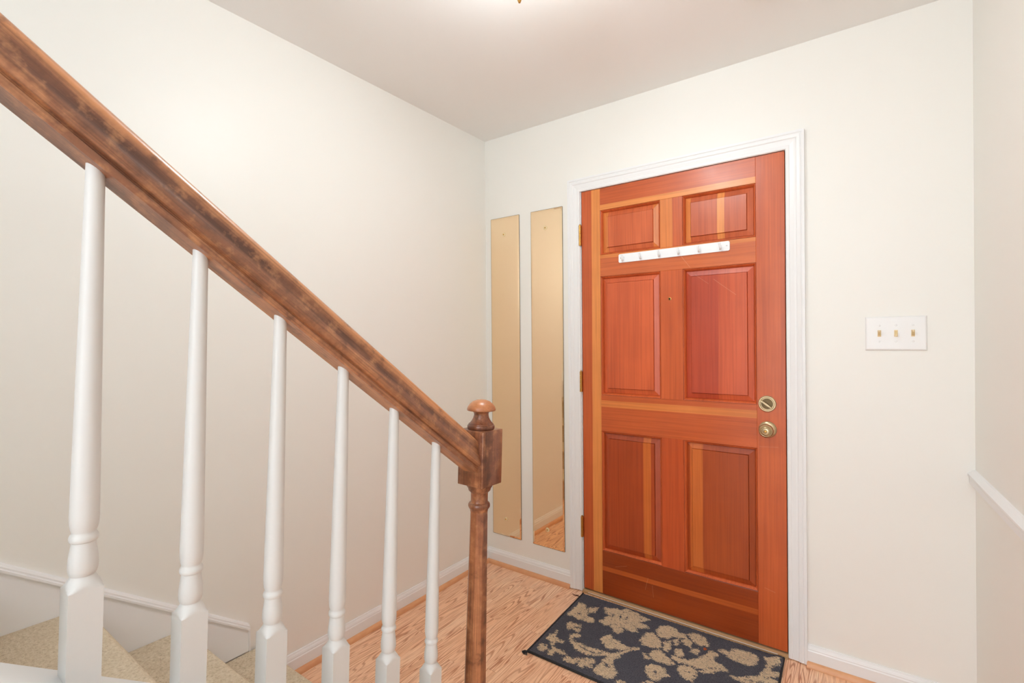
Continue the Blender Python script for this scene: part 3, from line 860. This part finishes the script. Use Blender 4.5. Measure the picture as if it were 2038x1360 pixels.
def make_rug():
    TL, TR, BR, BL = (0.640, -0.034), (1.532, -0.0245), (1.553, -0.572), (0.669, -0.577)
    NX, NY = 340, 210
    u, v = np.meshgrid(np.linspace(0, 1, NX), np.linspace(0, 1, NY))
    lerp = lambda k: (BL[k] * (1 - u) + BR[k] * u) * (1 - v) + (TL[k] * (1 - u) + TR[k] * u) * v
    X, Y = lerp(0), lerp(1)
    parse = lambda s: [tuple(map(float, q.split(','))) for q in s.split()]
    S = np.full(X.shape, -30.0)
    for s in RUG_FLOWERS:
        S = np.maximum(S, poly_sdf(X * 1000, Y * 1000, parse(s)))
    for s in RUG_HOLES:
        S = np.minimum(S, -poly_sdf(X * 1000, Y * 1000, parse(s)))
    edge = np.minimum(np.minimum(u, 1 - u) * 0.9, np.minimum(v, 1 - v) * 0.56)
    rng = np.random.RandomState(3)
    Z = 0.0075 + rng.uniform(-0.0009, 0.0009, X.shape) - 0.003 * np.clip(1 - edge / 0.006, 0, 1)
    Z += 0.002 * np.sin(u * 9 + v * 3) ** 2 * np.clip(edge / 0.03, 0, 1)
    # the corner by the door casing is scuffed upward
    Z += 0.014 * np.exp(-((u - 0.985) ** 2 / 0.0005 + (v - 0.93) ** 2 / 0.004))
    jag = rng.uniform(-0.0012, 0.0012, X.shape) * (edge < 1e-6)
    Xp, Yp = X + jag, Y + jag
    bm = B()
    verts = [[bm.verts.new((Xp[j, i], Yp[j, i], Z[j, i])) for i in range(NX)] for j in range(NY)]
    for j in range(NY - 1):
        for i in range(NX - 1):
            bm.faces.new((verts[j][i], verts[j][i + 1], verts[j + 1][i + 1], verts[j + 1][i]))
    # skirt down to the floor and flat back
    rim = [verts[0][i] for i in range(NX)] + [verts[j][NX - 1] for j in range(1, NY)] + [verts[NY - 1][i] for i in range(NX - 2, -1, -1)] + [verts[j][0] for j in range(NY - 2, 0, -1)]
    low = [bm.verts.new((w.co.x, w.co.y, 0.0004)) for w in rim]
    for k in range(len(rim)):
        k2 = (k + 1) % len(rim)
        bm.faces.new((rim[k], low[k], low[k2], rim[k2]))
    bm.faces.new(low)
    bm.verts.index_update()
    vals = np.concatenate([S.ravel(), np.full(len(low), -30.0)]).astype(np.float32)
    t = NT('charcoal_floral_pile')
    att = t.n('ShaderNodeAttribute', {'attribute_name': 'flower'}).outputs['Fac']
    co = t.obj_co()
    e1 = t.noise(co, 260, 3, 0.7)
    e2 = t.noise(co, 75, 3, 0.6)
    att = t.math('MINIMUM', att, 9.0)
    d = t.math('ADD', att, t.math('ADD', t.math('MULTIPLY', t.math('SUBTRACT', e1, 0.5), 30.0), t.math('MULTIPLY', t.math('SUBTRACT', e2, 0.5), 26.0)))
    # dark veins between the petals
    e3 = t.noise(t.scale(co, (38, 60, 1), (3.1, 1.7, 0)), 1.0, 3, 0.6, 1.2)
    vein = t.math('ABSOLUTE', t.math('SUBTRACT', e3, 0.5))
    d = t.math('SUBTRACT', d, t.math('MULTIPLY', t.ramp(vein, [(0.0, G(1)), (0.035, G(0))]), 17.0))
    mask = t.math('GREATER_THAN', d, -3.4)
    f1 = t.noise(co, 420, 3, 0.7)
    dark = t.ramp(f1, [(0.3, srgb(52, 53, 59)), (0.52, srgb(92, 92, 100)), (0.75, srgb(130, 128, 134))])
    beige = t.ramp(f1, [(0.3, srgb(176, 148, 116)), (0.5, srgb(226, 202, 168)), (0.75, srgb(242, 224, 196))])
    c = t.mix(mask, dark, beige)
    t.bump(t.math('ADD', f1, t.math('MULTIPLY', mask, 0.3)), 0.9, 0.004)
    m = t.out(c, 0.95, spec=0.1)
    base = thing('door_mat', (1.09, -0.3, 0), 'charcoal rug with beige flowers at the front door', 'rug')
    o = finish('pile', bm, m, base)
    a = o.data.attributes.new('flower', 'FLOAT', 'POINT')
    a.data.foreach_set('value', vals)
    # bound edges
    mb = paint('charcoal_binding', srgb(44, 44, 46), 0.9, 0.1, 0.5, 400)
    for p, q in ((BL, BR), (BL, TL), (BR, TR)):
        bm = B()
        n = 24
        path = [(p[0] + (q[0] - p[0]) * i / n, p[1] + (q[1] - p[1]) * i / n, 0.005 + random.uniform(-0.0004, 0.0004)) for i in range(n + 1)]
        tube(bm, path, 0.0045, 8)
        finish('binding', bm, mb, base, 60)
    bm = B()
    for k in range(7):
        a = math.radians(200 + k * 14)
        tube(bm, [(BL[0], BL[1], 0.006), (BL[0] + 0.012 * math.cos(a), BL[1] + 0.012 * math.sin(a), 0.006), (BL[0] + 0.024 * math.cos(a + 0.2), BL[1] + 0.024 * math.sin(a + 0.2), 0.003)], 0.0016, 6)
    finish('frayed_corner', bm, mb, base, 60)


make_rug()

# ------------------------------------------------------------------ litter
def shard(name, cx, cy, z, pts, h, m, label, cat):
    bm = B()
    lo = [(cx + a, cy + b, z) for a, b in pts]
    hi = [(cx + a * 0.85, cy + b * 0.85, z + h * (1 + 0.6 * math.sin(i * 2.1))) for i, (a, b) in enumerate(pts)]
    rings(bm, [lo, hi])
    return tag(finish(name, bm, m, None), label, cat)


M_LEAF = paint('dry_orange_leaf', srgb(190, 88, 40), 0.7, 0.3, 0.2)
M_SPLINT = paint('dark_wood_splinter', srgb(96, 52, 36), 0.7, 0.3, 0.2)
lf = shard('leaf_fragment', 1.262, -0.154, 0.0098, [(-0.007, 0.004), (-0.002, 0.008), (0.005, 0.007), (0.008, 0.0), (0.004, -0.006), (-0.001, -0.011), (-0.005, -0.004)], 0.0015, M_LEAF, 'tiny dry orange leaf fragment on the rug', 'leaf')
shard('wood_splinter', 0.612, -0.066, 0.0002, [(-0.02, 0.004), (-0.004, -0.003), (0.012, -0.002), (0.026, 0.004), (0.01, 0.004), (-0.004, 0.003)], 0.003, M_SPLINT, 'dark wood splinter on the floor beside the rug', 'splinter')
